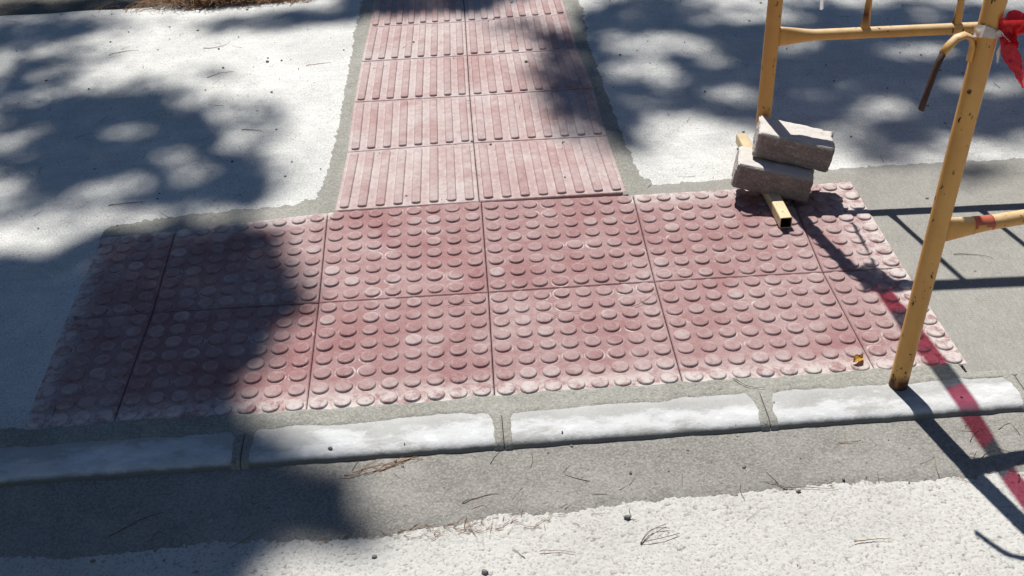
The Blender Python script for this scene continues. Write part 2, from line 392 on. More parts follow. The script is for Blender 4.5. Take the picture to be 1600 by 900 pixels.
ro = mesh_obj('road', V, F, MAT['road']); struct(ro)
if ro.data.polygons[0].normal.z < 0: ro.data.flip_normals()

# gutter of dark cement trowelled between kerb and road
edge = np.array([(-3, -.73)] + [tuple(p) for p in xy((0, 868), (150, 862), (300, 845), (450, 840), (600, 831), (700, 816), (800, 799), (900, 792), (1000, 781), (1100, 768), (1200, 757), (1300, 748), (1450, 738), (1600, 733), z=-.03)] + [(3, -.70)])
V, F = [], []; n, mm = 700, 26
for i in range(n):
    x = -1.6+3.2*i/(n-1)
    ye = np.interp(x, edge[:, 0], edge[:, 1]) + .013*fbm(x, 0, 7, 1.) + .006*fbm(x, 0, 40, 4.)
    for j in range(mm):
        t = j/(mm-1); y = -.546 + (ye-.02+.546)*t
        z = -.0180 - .0120*t + .0011*fbm(x, y, 22, 3) + .0030*max(0, t-.55)*fbm(x, y, 70, 6) + .0022*max(0, t-.7)*nz(x, y, 150, 2)
        if t > .82: z -= .007*((t-.82)/.18)**1.5
        V.append((x, y, z))
for i in range(n-1):
    for j in range(mm-1):
        a = i*mm+j; F.append((a, a+1, a+mm+1, a+mm))
g = mesh_obj('gutter', V, F, MAT['gutter'], smooth=True); struct(g)
if g.data.polygons[0].normal.z < 0: g.data.flip_normals()
for a, b in ((-60, -1.6), (1.6, 60)):
    struct(mesh_obj('gutter', [(a, -.72, -.0305), (b, -.72, -.0305), (b, -.546, -.024), (a, -.546, -.024)], [(0, 1, 2, 3)], MAT['gutter']))

# ------------------------------------------------------------------ kerb stones
PROF = [(-.438, -.07), (-.438, 0.), (-.470, .0004), (-.512, 0.), (-.530, -.0010), (-.540, -.0034), (-.5460, -.0075), (-.5495, -.0130), (-.5505, -.020), (-.551, -.07)]
def kerb(x0, x1, label):
    bm = bmesh.new(); n = 60; rings = []
    xc = (x0+x1)/2
    for i in range(n+1):
        x = x0+(x1-x0)*i/n; e = min(i, n-i)
        rings.append([bm.verts.new((x-xc, y+.49+(.0016*fbm(x, y, 25, 2) if k > 3 else 0), z-(.002 if e == 0 and 0 < k < 9 else 0)+(.0008*fbm(x, y, 18, 8) if k > 1 else 0))) for k, (y, z) in enumerate(PROF)])
    for a, b in zip(rings, rings[1:]):
        for k in range(len(PROF)-1): bm.faces.new((a[k], a[k+1], b[k+1], b[k]))
    bm.faces.new(rings[0]); bm.faces.new(rings[-1][::-1])
    bmesh.ops.recalc_face_normals(bm, faces=bm.faces)
    o = bm_obj('kerb_stone', bm, MAT['kerb'], smooth=True); o.location = (xc, -.49, 0)
    tag(o, label, 'kerb stone', 'white kerb stones along the gutter'); return o
JX = [-1.045, -.518, .007, .544, 1.081, 1.61]
for a, b, l in zip(JX, JX[1:], ('white kerb stone in full shade below the leftmost blister tiles', 'grey smeared kerb stone beside the fully shaded one, its left end in shade',
        'sunny whitewashed kerb stone in the middle, with no post on it', 'whitewashed kerb stone that carries the foot of the yellow barrier', 'kerb stone cut off by the right edge of the photo')):
    kerb(a+.004, b-.004, l)
kerb(-1.57, -1.049, 'kerb stone next to the shaded one, at the left edge of the photo')
def profile_strip(xa, xb, ny=16):
    """mortar lying over the kerb profile between two x-functions"""
    ys = resample([(p[0], p[1]) for p in PROF[1:9]], ny); V, F = [], []
    for k, (y, z) in enumerate(ys):
        for j in range(6):
            t = j/5; x = xa(y)*(1-t)+xb(y)*t
            e = min(t, 1-t)*5
            V.append((x, y-.0012 if k > ny*.6 else y, z + (.0016 if .5 < e else -.0012) + .0006*fbm(x, y, 60, 2)))
    for k in range(ny-1):
        for j in range(5):
            a = k*6+j; F.append((a, a+1, a+7, a+6))
    return V, F
V, F = [], []
for jx in JX:
    for s in (-1, 1):
        f1 = lambda y, s=s, jx=jx: jx + s*.0007
        f2 = lambda y, s=s, jx=jx: jx + s*(.019+.006*fbm(y, jx, 30, s)+(.02*max(0, (y+.475)/.04)))
        v, f = profile_strip(f1, f2, 20)
        F += [tuple(i+len(V) for i in q) for q in f]; V += v
o = mesh_obj('kerb_mortar', V, F, MAT['mortar'], smooth=True); struct(o)
# mortar bed between the tiles and the kerb, lapping over both
ybk = np.array(bl_bot); n = 1400; V, F = [], []; mm = 22
for i in range(n):
    x = -2.2+4.4*i/(n-1)
    yb = (np.interp(x, ybk[:, 0], ybk[:, 1]) if ybk[0, 0]-.05 < x < ybk[-1, 0]-.02 else (-.435 if x > 0 else -.41))
    yb = yb + .012 + .009*fbm(x, 0, 13, 2) + .004*fbm(x, 0, 50, 3)
    if x > ybk[-1, 0]-.02: yb = -.436+.004*fbm(x, 0, 20, 2)
    yf = -.460 + .011*fbm(x, 0, 5, 5) + .004*fbm(x, 0, 25, 7) - .012*max(0, fbm(x, 1, 2.2, 8))
    for j in range(mm):
        t = j/(mm-1); y = yb*(1-t)+yf*t; e = max(0, abs(t-.5)*2-.5)/.5
        V.append((x, y, .0022-.0040*e**2+.0008*fbm(x, y, 40, 1)+.0012*e*nz(x, y, 140, 3)))
for i in range(n-1):
    for j in range(mm-1):
        a = i*mm+j; F.append((a, a+1, a+mm+1, a+mm))
o = mesh_obj('mortar_strip', V, F, MAT['mortar'], smooth=True); struct(o)
if o.data.polygons[0].normal.z < 0: o.data.flip_normals()

# ------------------------------------------------------------------ paving tiles
def bil(c, u, v):   # corners c = [bottom-left, bottom-right, top-right, top-left]
    return (c[0]*(1-u)+c[1]*u)*(1-v) + (c[3]*(1-u)+c[2]*u)*v
OUT_X = (bl_mid[0][0], bl_mid[6][0])
def edge_amount(p):
    """lime bloom collects along the outer border of the blister field"""
    x, y = p
    xl = np.interp(y, [bl_bot[0][1], bl_top[0][1]], [bl_bot[0][0], bl_top[0][0]])
    xr = np.interp(y, [bl_bot[6][1], bl_top[6][1]], [bl_bot[6][0], bl_top[6][0]])
    yt = np.interp(x, [q[0] for q in bl_top], [q[1] for q in bl_top]); yb = np.interp(x, [q[0] for q in bl_bot], [q[1] for q in bl_bot])
    d = min((x-xl)*1.2, (xr-x)*.42, abs(yt-y) if (x < st_L[0][0] or x > st_R[0][0]) else 9, (y-yb)*.75)
    return max(0, min(1, 1-d/.075))
def tile(name, c, nu, nv, kind, mat, label, cat, group):
    c = [np.array(p, float) for p in c]; ctr = sum(c)/4
    vdust = 0. if kind == 'blister' else random.uniform(.22, .55)
    gap = .0010; rz = [random.uniform(-.0011, .0011) for _ in range(4)]
    cs = []
    for k in range(4):
        a = c[(k+1) % 4]-c[k]; b = c[(k-1) % 4]-c[k]
        cs.append(c[k] + gap*(a/np.linalg.norm(a)+b/np.linalg.norm(b)))
    zt = lambda u, v: (rz[0]*(1-u)+rz[1]*u)*(1-v)+(rz[3]*(1-u)+rz[2]*u)*v
    V, F, dust, ring, edg, du, dv = [], [], [], [], [], [], []
    def add(p, z, d=0., r=0., uu=.5, vv=.5):
        du.append(uu); dv.append(vv)
        V.append((p[0]-ctr[0], p[1]-ctr[1], z)); dust.append(d); ring.append(r); edg.append(edge_amount(p) if kind == 'blister' else 0.); return len(V)-1
    # slab: finely divided top with an arris, then sides
    n, m = nu*5, nv*5; ins = .0022; W = np.linalg.norm(c[1]-c[0]); L = np.linalg.norm(c[3]-c[0])
    us = [0.] + [ins/W+(1-2*ins/W)*i/n for i in range(n+1)] + [1.]
    vs = [0.] + [ins/L+(1-2*ins/L)*i/m for i in range(m+1)] + [1.]
    I = {}
    for j, v in enumerate(vs):
        for i, u in enumerate(us):
            out = i in (0, n+2) or j in (0, m+2)
            p = bil(cs, u, v)
            fu, fv = (u*nu) % 1-.5, (v*nv) % 1-.5
            r = math.hypot(fu, fv)
            rr = 0 if kind == 'blister' else .5*max(0, 1-abs(abs(fu)-.27)/.12)
            I[i, j] = add(p, zt(u, v) - (.0022 if out else 0) - (.0012*max(0, fbm(p[0], p[1], 60, 3)) if out else 0), vdust, rr, *((u*nu, v*nv) if kind == 'blister' else (.5, .5)))
    N, Mm = n+2, m+2
    for j in range(Mm):
        for i in range(N): F.append((I[i, j], I[i+1, j], I[i+1, j+1], I[i, j+1]))
    rim = [I[i, 0] for i in range(N)] + [I[N, j] for j in range(Mm)] + [I[i, Mm] for i in range(N, 0, -1)] + [I[0, j] for j in range(Mm, 0, -1)]
    low = [add((V[k][0]+ctr[0], V[k][1]+ctr[1]), -.04) for k in rim]
    for k in range(len(rim)):
        k2 = (k+1) % len(rim); F.append((rim[k], low[k], low[k2], rim[k2]))
    if kind == 'blister':
        seg = 24; H = .0054
        for j in range(nv):
            for i in range(nu):
                u, v = (i+.5)/nu, (j+.5)/nv; p = bil(cs, u, v); z = zt(u, v)
                s = random.uniform(.95, 1.03); dd = max(0, random.gauss(.02, .10)) + .22*max(0, fbm(p[0], p[1], 5, 3)); 
                if random.random() < .06: dd += .35
                h = H*random.uniform(.78, 1.05); jx, jy = random.uniform(-.0008, .0008), random.uniform(-.0008, .0008)
                prev = None
                for r, hh, rg in ((.0200, -.0008, .9), (.0196, .0010, .75), (.0187, h*.62, .12), (.0176, h*.90, .05), (.0158, h, .25), (.0090, h*1.04, .0)):
                    cur = [add((p[0]+jx+r*s*math.cos(2*math.pi*k/seg), p[1]+jy+r*s*math.sin(2*math.pi*k/seg)), z+hh, dd, rg) for k in range(seg)]
                    if prev:
                        for k in range(seg): F.append((prev[k], prev[(k+1) % seg], cur[(k+1) % seg], cur[k]))
                    prev = cur
                F.append(tuple(prev))
    else:
        H = .006
        for i in range(nu):
            u = (i+.5)/nu; dd = max(0, random.gauss(.06, .14)); hw = W/nu*.27; prev = None; h = H*random.uniform(.85, 1.05)
            a, b = bil(cs, u, .025), bil(cs, u, .965); d = (b-a)/np.linalg.norm(b-a); e = np.array((d[1], -d[0]))
            z = zt(u, .5)
            for off, hh, rg in ((0., -.0008, .6), (.0006, .001, .5), (.0016, h*.66, .1), (.0030, h*.93, .05), (.0048, h, .2)):
                cur = []; wv = hw-off
                for k in range(11):
                    t = math.pi*k/10; q = a + d*(hw*.55) + e*wv*math.cos(t)*-1 - d*(hw*.55-off)*math.sin(t); cur.append(q)
                for k in range(11):
                    t = math.pi*k/10; q = b - d*(hw*.55) + e*wv*math.cos(t) + d*(hw*.55-off)*math.sin(t); cur.append(q)
                cur = [add(q, zt(u, .02 if kk < 11 else .97)+hh, dd, rg) for kk, q in enumerate(cur)]
                if prev:
                    for k in range(22): F.append((prev[k], prev[(k+1) % 22], cur[(k+1) % 22], cur[k]))
                prev = cur
            F.append(tuple(prev))
    o = mesh_obj(name, V, F, mat)
    for nm, arr in (('dust', dust), ('ring', ring), ('edge', edg), ('du', du), ('dv', dv)):
        at_ = o.data.attributes.new(nm, 'FLOAT', 'POINT'); at_.data.foreach_set('value', arr)
    bm = bmesh.new(); bm.from_mesh(o.data); bmesh.ops.recalc_face_normals(bm, faces=bm.faces); bm.to_mesh(o.data); bm.free()
    o.location = (ctr[0], ctr[1], 0)
    me = o.data; me.polygons.foreach_set('use_smooth', [True]*len(me.polygons))
    try: me.set_sharp_from_angle(angle=math.radians(38))
    except Exception: pass
    return tag(o, label, cat, group)
nu = [4, 8, 8, 8, 8, 4]
lab_t = ['narrow cut red blister tile at the far left corner, shaded, away from the kerb',
         'shaded lime-stained red blister tile, back row, left of the ribbed path',
         'sunny red blister tile just below the left ribbed column of the path',
         'sunny red blister tile just below the right ribbed column',
         'red blister tile under the left end of the stacked paver bricks and steel foot',
         'cut red blister tile right of the bricks, crossed by dark barrier shadows']
lab_b = ['narrow cut red blister tile in deep shade above the kerb at the lower left corner',
         'dark shaded red blister tile next to the narrow cut one, above the kerb',
         'red blister tile by the kerb, mostly sunny, left rim in tree shade',
         'sunny red blister tile above the middle whitewashed kerb stone',
         'sunny red blister tile above the kerb with a crumpled yellow leaf on it',
         'narrow cut red blister tile behind the barrier leg, crossed by the red shadow']
G1 = 'red blister tiles in two rows behind the kerb'
for k in range(6):
    tile('blister_tile', [bl_mid[k], bl_mid[k+1], bl_top[k+1], bl_top[k]], nu[k], 8, 'blister', MAT['blister'], lab_t[k], 'paving tile', G1)
    b = [np.array(p) for p in (bl_bot[k], bl_bot[k+1], bl_mid[k+1], bl_mid[k])]
    tile('blister_tile', b, nu[k], 8, 'blister', MAT['blister'], lab_b[k], 'paving tile', G1)
G2 = 'pink ribbed tiles of the path'
where = ['touching the blister tiles', 'second up from the blister tiles', 'third up from the blister tiles', 'fourth up from the blister tiles', 'fifth up from the blister tiles', 'at the top edge of the photo', 'just beyond the top edge', 'at the far end of the path']
for k in range(8):
    tile('ribbed_tile', [st_L[k], st_C[k], st_C[k+1], st_L[k+1]], 8, 5, 'stripe', MAT['stripe'], 'pink ribbed path tile in the left column, ' + where[k], 'paving tile', G2)
    tile('ribbed_tile', [st_C[k], st_R[k], st_R[k+1], st_C[k+1]], 8, 5, 'stripe', MAT['stripe'], ('lime-stained' if k == 1 else 'pink') + ' ribbed path tile in the right column, ' + where[k], 'paving tile', G2)

# ------------------------------------------------------------------ yellow barriers
def set_rust(o, f):
    a = o.data.attributes.new('rust', 'FLOAT', 'POINT'); a.data.foreach_set('value', [float(f(v.co)) for v in o.data.vertices])
def barrier(foot, up, rail, length, rail_h, bar_s, label, near):
    up = Vector(up).normalized(); rail = Vector(rail).normalized(); side = rail.cross(up).normalized()
    root = empty('crowd_barrier', foot); tag(root, label, 'barrier', 'yellow steel crowd barriers')
    P = lambda s, h, d=0.: rail*s + up*h + side*d
    R = .019; Ht = 1.0; rc = .13
    # leg - top rail - leg: one bent tube, split into legs and top rail
    def leg(s0, sgn):
        bm = bmesh.new()
        pts = [P(s0, -.0+h) for h in np.linspace(.0, Ht-rc, 46)]
        for k in range(1, 5):
            a = k/8*math.pi/2; pts.append(P(s0+sgn*rc*(1-math.cos(a)), Ht-rc+rc*math.sin(a)))
        tube(bm, pts, R, 18)
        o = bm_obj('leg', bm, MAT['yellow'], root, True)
        set_rust(o, lambda c: max(0, min(1, (.026+.010*noise.noise(c*60)-c.z)/.006)) if near else 0)
        return o
    leg(0, 1); leg(length, -1)
    bm = bmesh.new(); pts = []
    for k in range(4, 9):
        a = k/8*math.pi/2; pts.append(P(rc*(1-math.cos(a)), Ht-rc+rc*math.sin(a)))
    pts += [P(s, Ht) for s in np.linspace(rc+.02, length-rc-.02, 12)]
    for k in range(8, 3, -1):
        a = k/8*math.pi/2; pts.append(P(length-rc*(1-math.cos(a)), Ht-rc+rc*math.sin(a)))
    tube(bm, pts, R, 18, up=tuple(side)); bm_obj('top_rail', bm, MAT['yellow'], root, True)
    # bottom rail, its ends pressed flat and tall against the legs
    bm = bmesh.new(); ss = np.r_[np.linspace(R*.7, .16, 12), np.linspace(.2, length-.2, 30), np.linspace(length-.16, length-R*.7, 12)]
    rad = []
    for s in ss:
        e = max(0, 1-min(s, length-s)/.12); e = e*e*(3-2*e)
        rad.append((.0145-.0045*e, .0145+.0125*e))
    tube(bm, [P(s, rail_h) for s in ss], rad, 18, up=tuple(up))
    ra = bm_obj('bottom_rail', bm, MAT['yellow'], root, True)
    set_rust(ra, lambda c: 0)
    # upright bars with flattened lower ends
    for s in bar_s:
        bm = bmesh.new(); hs = [rail_h+.008, rail_h+.02, rail_h+.05, rail_h+.09, .7, Ht-.06, Ht-.012]
        rad = [(.008, .0125), (.008, .012), (.0085, .0095), (.008, .008), (.008, .008), (.008, .008), (.008, .008)]
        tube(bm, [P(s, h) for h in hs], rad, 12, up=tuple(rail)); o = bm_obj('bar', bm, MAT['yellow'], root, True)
        set_rust(o, lambda c: max(0, min(1, 1.2-abs((c.dot(up)-rail_h-.017))/.006))*.9 + (1 if noise.noise(c*45) > .42 and c.dot(up) < rail_h+.07 else 0))
    return root, P, up, rail, side
FAR_FOOT = Vector((.762, .462, -.002))
farb, PF, upf, railf, sidef = barrier(FAR_FOOT, (.01, 0, 1), (1, -.045, 0), 2.2, .40, [.235+.232*k for k in range(9)],
    'chipped yellow steel barrier whose foot tube is weighed down by two bricks', False)
near_r = Vector((1, .14, 0.02))
nearb, PN, upn, railn, siden = barrier(Vector((.832, -.462, .0)), (.045, .004, .826), near_r, 2.2, .372, [.23+.232*k for k in range(9)],
    'yellow steel barrier on the kerb, red tape and a rusty hook on its leg', True)
# hooks (bent flat bar welded to the leg)
def hook(root, P, h, tipmat):
    bm = bmesh.new()
    cpts = [(-.020, h-.045), (-.020, h-.012)]
    pts = [(-.022, h-.030), (-.022, h-.004), (-.028, h+.012), (-.041, h+.019), (-.056, h+.016)]
    def flat(bm, pts):
        tube(bm, [P(s, hh) for s, hh in pts], [(.0085, .0048)]*len(pts), 10)
    flat(bm, pts + [(-.068, h+.003), (-.076, h-.010)])
    bm2 = bmesh.new(); flat(bm2, [(-.0752, h-.0085), (-.080, h-.024), (-.084, h-.045), (-.0885, h-.078), (-.0925, h-.112)])
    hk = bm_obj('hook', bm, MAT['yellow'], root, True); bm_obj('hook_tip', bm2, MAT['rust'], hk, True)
hook(nearb, PN, .750, None)
# red painted mark on the near barrier's bottom rail
bm = bmesh.new(); ss = np.linspace(.072, .112, 8); rad = []
for s in ss:
    e = max(0, 1-s/.12); e = e*e*(3-2*e); rad.append((.0145-.0045*e+.0007, .0145+.0125*e+.0007))
tube(bm, [PN(s, .372) for s in ss], rad, 18, up=tuple(upn))
for f in [f for f in bm.faces if f.calc_center_median().dot(upn) < .372+.007 + .004*math.sin(f.calc_center_median().x*130)]: bm.faces.remove(f)
mk = bm_obj('paint_mark', bm, MAT['redpaint'], nearb, True); tag(mk, 'red paint daubed on the rail')
# square foot tube of the far barrier, hollow and open at its ends
bm = bmesh.new()
def sq(y, hw, r):
    out = []
    for sx, sz in ((1, 1), (-1, 1), (-1, -1), (1, -1)):
        for k in range(5):
            a = math.atan2(sz, sx)-math.pi/4+k*math.pi/8
            out.append(bm.verts.new((sx*(hw-r)+r*math.cos(a), y, sz*(hw-r)+r*math.sin(a))))
    return out
hw = .0155; y0, y1 = -.292, .18
rings = [sq(y0, hw-.0022, .002), sq(y0, hw, .004)] + [sq(y, hw, .004) for y in np.linspace(y0+.004, y1-.004, 12)] + [sq(y1, hw, .004), sq(y1, hw-.0022, .002)]
for a, b in zip(rings, rings[1:]):
    for k in range(20): bm.faces.new((a[k], a[(k+1) % 20], b[(k+1) % 20], b[k]))
bmesh.ops.recalc_face_normals(bm, faces=bm.faces)
ft = bm_obj('foot', bm, MAT['cream'], farb); ft.location = (-.004, 0, .0155+.0085); ft.rotation_euler = (0, 0, math.radians(.6))
bm = bmesh.new(); ri = [sq(y0, hw-.0022, .002), sq(y1, hw-.0022, .002)]
for k in range(20): bm.faces.new((ri[0][(k+1) % 20], ri[0][k], ri[1][k], ri[1][(k+1) % 20]))
bm_obj('bore', bm, MAT['inside'], ft)
ft2 = ft.copy(); ft2.data = ft.data; col.objects.link(ft2); ft2.parent = farb; ft2.location = PF(2.2, 0)+Vector((0, 0, .026))
ft3 = ft.copy(); col.objects.link(ft3); ft3.parent = nearb; ft3.location = PN(2.2, 0)+Vector((0, 0, .02))

# ------------------------------------------------------------------ the two paver bricks
def brick(loc, rot, label, seed, dims=(.198, .10, .073)):
    bm = bmesh.new(); bmesh.ops.create_cube(bm, size=1); bmesh.ops.scale(bm, vec=dims, verts=bm.verts)
    bmesh.ops.bevel(bm, geom=bm.edges[:], offset=.004, segments=2, affect='EDGES')
    bmesh.ops.subdivide_edges(bm, edges=[e for e in bm.edges if e.calc_length() > .03], cuts=26, use_grid_fill=True)
    lit_face = []
    for v in bm.verts:
        c = v.co; near_edge = sum(abs(abs(c[k])-dims[k]/2) < .008 for k in range(3))
        d = noise.noise(c*22+Vector((seed, 0, 0)))*.0035 + noise.noise(c*70+Vector((0, seed, 0)))*.0016 + noise.noise(c*190+Vector((seed, seed, 0)))*.0011
        if near_edge >= 2: d -= .0045*max(0, noise.noise(c*30+Vector((seed, seed, 1)))+.15)
        if c.x > dims[0]/2-.03 and c.y > dims[1]/2-.04: d -= .006*max(0, noise.noise(c*24+Vector((seed*2, 5, 1)))+.3)
        v.co = c + c.normalized()*d
    bm.normal_update()
    wv = [max(0., v.normal.z)*.9 + (.3 if v.normal.x < -.6 else 0) for v in bm.verts]  # mask for painted sunlight: strongest on top, weaker on the left end
    o = bm_obj('paver_brick', bm, MAT['brick'], None, True); o.location = loc; o.rotation_euler = rot
    a = o.data.attributes.new('lit_face', 'FLOAT', 'POINT'); a.data.foreach_set('value', wv)
    return tag(o, label, 'brick', 'concrete paver bricks on the barrier foot')
brick((.766, .341, .068), (math.radians(2), math.radians(10), math.radians(-15)), 'lower grey paver brick lying on the barrier foot, under the other brick', 3.1)
brick((.822, .368, .138), (math.radians(2), math.radians(11), math.radians(-14)), 'upper grey paver brick with a sunlit rough top, stacked on the other brick', 8.4)

# ------------------------------------------------------------------ red and white tape
def film(name, pts, widths, normal_twist, mat, parent=None, amp=.004, seed=0., n=60, m=8, edge_dir=None):
    """crumpled plastic strip along pts; edge direction turns with normal_twist (list of angles)"""
    C_ = resample(pts, n); Wd = np.interp(np.linspace(0, 1, n), np.linspace(0, 1, len(widths)), widths)
    Tw = np.interp(np.linspace(0, 1, n), np.linspace(0, 1, len(normal_twist)), normal_twist); V, F = [], []
    for i in range(n):
        t = Vector(C_[min(i+1, n-1)]-C_[max(i-1, 0)]).normalized()
        e = Vector(edge_dir or (0, 0, 1)); e = (e - t*e.dot(t)).normalized(); e = Matrix.Rotation(Tw[i], 3, t) @ e
        nn = t.cross(e)
        for j in range(m):
            s = (j/(m-1)-.5); p = Vector(C_[i]) + e*Wd[i]*s
            q = Vector((i*.075+seed, s*2.2, seed))
            p += nn*amp*(noise.noise(q)+.5*noise.noise(q*2.7)) + e*amp*.4*noise.noise(q*1.9+Vector((9, 0, 0)))
            V.append(p)
    for i in range(n-1):
        for j in range(m-1):
            a = i*m+j; F.append((a, a+1, a+m+1, a+m))
    o = mesh_obj(name, V, F, mat, parent, True)
    return o
nf = Vector((.832, -.462, 0)); A0 = nf + PN(0, .774)
tp = empty('tape_knot', A0); tag(tp, 'red and white tape knotted round the near barrier leg with a loose red tail', 'barrier tape')
bm_pts = [tuple(Vector((math.cos(a)*.0215, math.sin(a)*.0215, .004*math.sin(a*2)+.002*math.cos(a)))) for a in np.linspace(0, 2*math.pi, 26)]
film('white_wrap', bm_pts, [.020, .012, .018, .022, .016, .020], [0, .2, -.1, 0, .15, 0], MAT['tape_white'], tp, .003, 2.)
film('knot', [(.004, -.024, .004), (.014, -.029, -.003), (.024, -.026, -.008), (.028, -.018, -.004)], [.014, .022, .018, .008], [0, 1, 2, 3], MAT['tape_white'], tp, .005, 5., 24)
film('red_loop', [(.013, -.024, -.002), (.020, -.028, .008), (.031, -.028, .012), (.042, -.024, .006), (.044, -.022, -.008), (.036, -.018, -.018), (.028, -.02, -.020)],
     [.012, .044, .058, .050, .040, .026, .012], [.2, .1, -.2, .3, .9, .6, .2], MAT['tape_red'], tp, .008, 11., 70, 10, (0, .25, 1))
film('red_tail', [(.013, -.026, -.004), (.021, -.032, -.018), (.034, -.034, -.038), (.045, -.033, -.054), (.056, -.030, -.074), (.068, -.028, -.100)],
     [.008, .024, .028, .020, .009, .007], [.3, .1, .2, -.2, .6, 1.6], MAT['tape_red'], tp, .006, 21., 60, 8, (1, 0, .2))
film('white_tail', [(.018, -.026, -.010), (.012, -.028, -.030), (.014, -.029, -.050)], [.006, .005, .003], [0, .5, .2], MAT['tape_white'], tp, .003, 31., 20, 4, (1, 0, 0))
# tape strung from the far barrier's corner towards the near one (above the picture, seen by its red shadow)
B0 = FAR_FOOT + PF(.035, .955); B1 = nf + PN(-.0, .98)
ts = empty('strung_tape', B0); tag(ts, 'red and white tape strung between the two barriers, knotted at the far corner', 'barrier tape')
D = np.array(B1-B0); segs = 9
for k in range(segs):
    a, b = (k+(k % 2)*.32)/segs, (k+1+(1-k % 2)*.32)/segs
    pts = [tuple(D*t + np.array((0, 0, -.03*math.sin(math.pi*t)))) for t in np.linspace(a, b+.001, 6)]
    wd = [.028+.055*t+.006*math.sin(9*t) for t in np.linspace(a, b, 4)]
    film('red_band' if k % 2 == 0 else 'white_band', pts, wd, [1.25+.6*math.sin(5*t+1) for t in np.linspace(a, b, 4)], MAT['tape_red' if k % 2 == 0 else 'tape_white'], ts, .004, k*3., 16, 6)
ring_ = [tuple(Vector((math.cos(a)*.028, .03*math.cos(a*1.7), math.sin(a)*.03))) for a in np.linspace(0, 4*math.pi, 60)]
film('knot', ring_, [.03, .045, .03, .05, .035], [0, .6, 1.2, .4, 1.5], MAT['tape_white'], ts, .012, 41., 70, 6)
film('bow', [(0, 0, 0), (-.03, .01, .05), (.0, .02, .09), (.04, .0, .06), (.0, 0, .0)], [.03, .04, .045, .04, .02], [0, .5, 1, 1.6, 2], MAT['tape_red'], ts, .008, 43., 40, 6)
film('loose_end', [(0, 0, 0), (.03, -.015, .03), (.06, -.01, .045), (.085, 0, .035)], [.02, .03, .03, .012], [0, .8, 1.4, 2], MAT['tape_white'], ts, .008, 47., 30, 6)
film('hanging_end', [(.0, .0, 0), (.028, -.012, -.12), (.05, -.014, -.26), (.070, -.012, -.42), (.076, -.010, -.486)], [.02, .014, .016, .012, .008], [0, .8, 1.6, 2.6, 3.6], MAT['tape_white'], ts, .005, 53., 60, 5)

# ------------------------------------------------------------------ litter
def pebble(p, r, z, mat, label, name='pebble'):
    r *= .68; bm = bmesh.new(); bmesh.ops.create_icosphere(bm, subdivisions=2, radius=r)
    s = Vector((random.uniform(.8, 1.3), random.uniform(.7, 1.1), random.uniform(.55, .8))); q = Vector((random.random()*9, 0, 0))
    for v in bm.verts: v.co = Vector((v.co.x*s.x, v.co.y*s.y, v.co.z*s.z))*(1+.35*noise.noise(v.co/r*1.1+q))
    o = bm_obj(name, bm, mat); o.location = (p[0], p[1], z+r*s.z*.55); return tag(o, label, 'pebble', 'loose pebbles')
for x, y, r, z, m, l in ((363, 253, .008, -.005, 'stone', 'black pebble in the shade of the pale left slab'), (822, 97, .008, 0, 'stone', 'grey pebble on the ribbed tiles, fourth row up'),
        (881, 224, .0085, 0, 'stone', 'grey pebble at the joint of ribbed tiles on the right column'), (737, 221, .006, 0, 'stone', 'tiny black crumb at the centre joint of the ribbed tiles'),
        (516, 701, .006, -.001, 'stone', 'black grit lying on the smeared kerb stone'), (980, 808, .008, -.03, 'stone', 'dark pebble at the edge of the bright aggregate'),
        (757, 895, .009, -.032, 'stone', 'dark pebble at the bottom edge of the picture'), (418, 97, .009, -.005, 'stone', 'pebble on the sunlit left slab, larger than its neighbour'),
        (440, 95, .006, -.005, 'stone', 'small pebble right beside a larger one on the sunlit left slab'), (585, 870, .006, -.032, 'stone', 'black grit on the half-shaded aggregate'),
        (182, 745, .006, -.024, 'palestone', 'pale crumb in the shaded gutter close to the kerb'), (329, 815, .006, -.028, 'palestone', 'pale pebble in the shaded gutter near the aggregate'),
        (1247, 767, .006, -.031, 'palestone', 'pale pebble on the edge of the gutter cement'), (440, 800, .005, -.027, 'stone', 'black crumb on the shaded gutter cement'),
        (1448, 310, .006, -.001, 'stone', 'dark crumb on the cement panel behind the near barrier leg'), (309, 48, .008, -.005, 'stone', 'dark pebble on the left slab below the needle heap')):
    pebble(at(x, y, z), r, z, MAT[m], l)
def twig(p, q, z, r, mat, label, bend=.1, name='twig', cat='twig', group='dry twigs', n=10):
    a, b = np.array(at(*p, z)), np.array(at(*q, z)); d = b-a; L = np.linalg.norm(d); nrm = np.array((-d[1], d[0], 0))/L
    r *= .72; bm = bmesh.new(); c = (a+b)/2; o_ = random.random()*9
    pts = [a-c + d*t + nrm*L*(bend*math.sin(math.pi*t)+.03*noise.noise(Vector((t*4, o_, 0)))) + np.array((0, 0, r*1.1+.004*abs(noise.noise(Vector((t*3, o_, 4)))))) for t in np.linspace(0, 1, n)]
    tube(bm, pts, [(r*(1-.55*k/(n-1)), r*(1-.55*k/(n-1))) for k in range(n)], 6)
    o = bm_obj(name, bm, mat, None, True); o.location = c; return tag(o, label, cat, group)
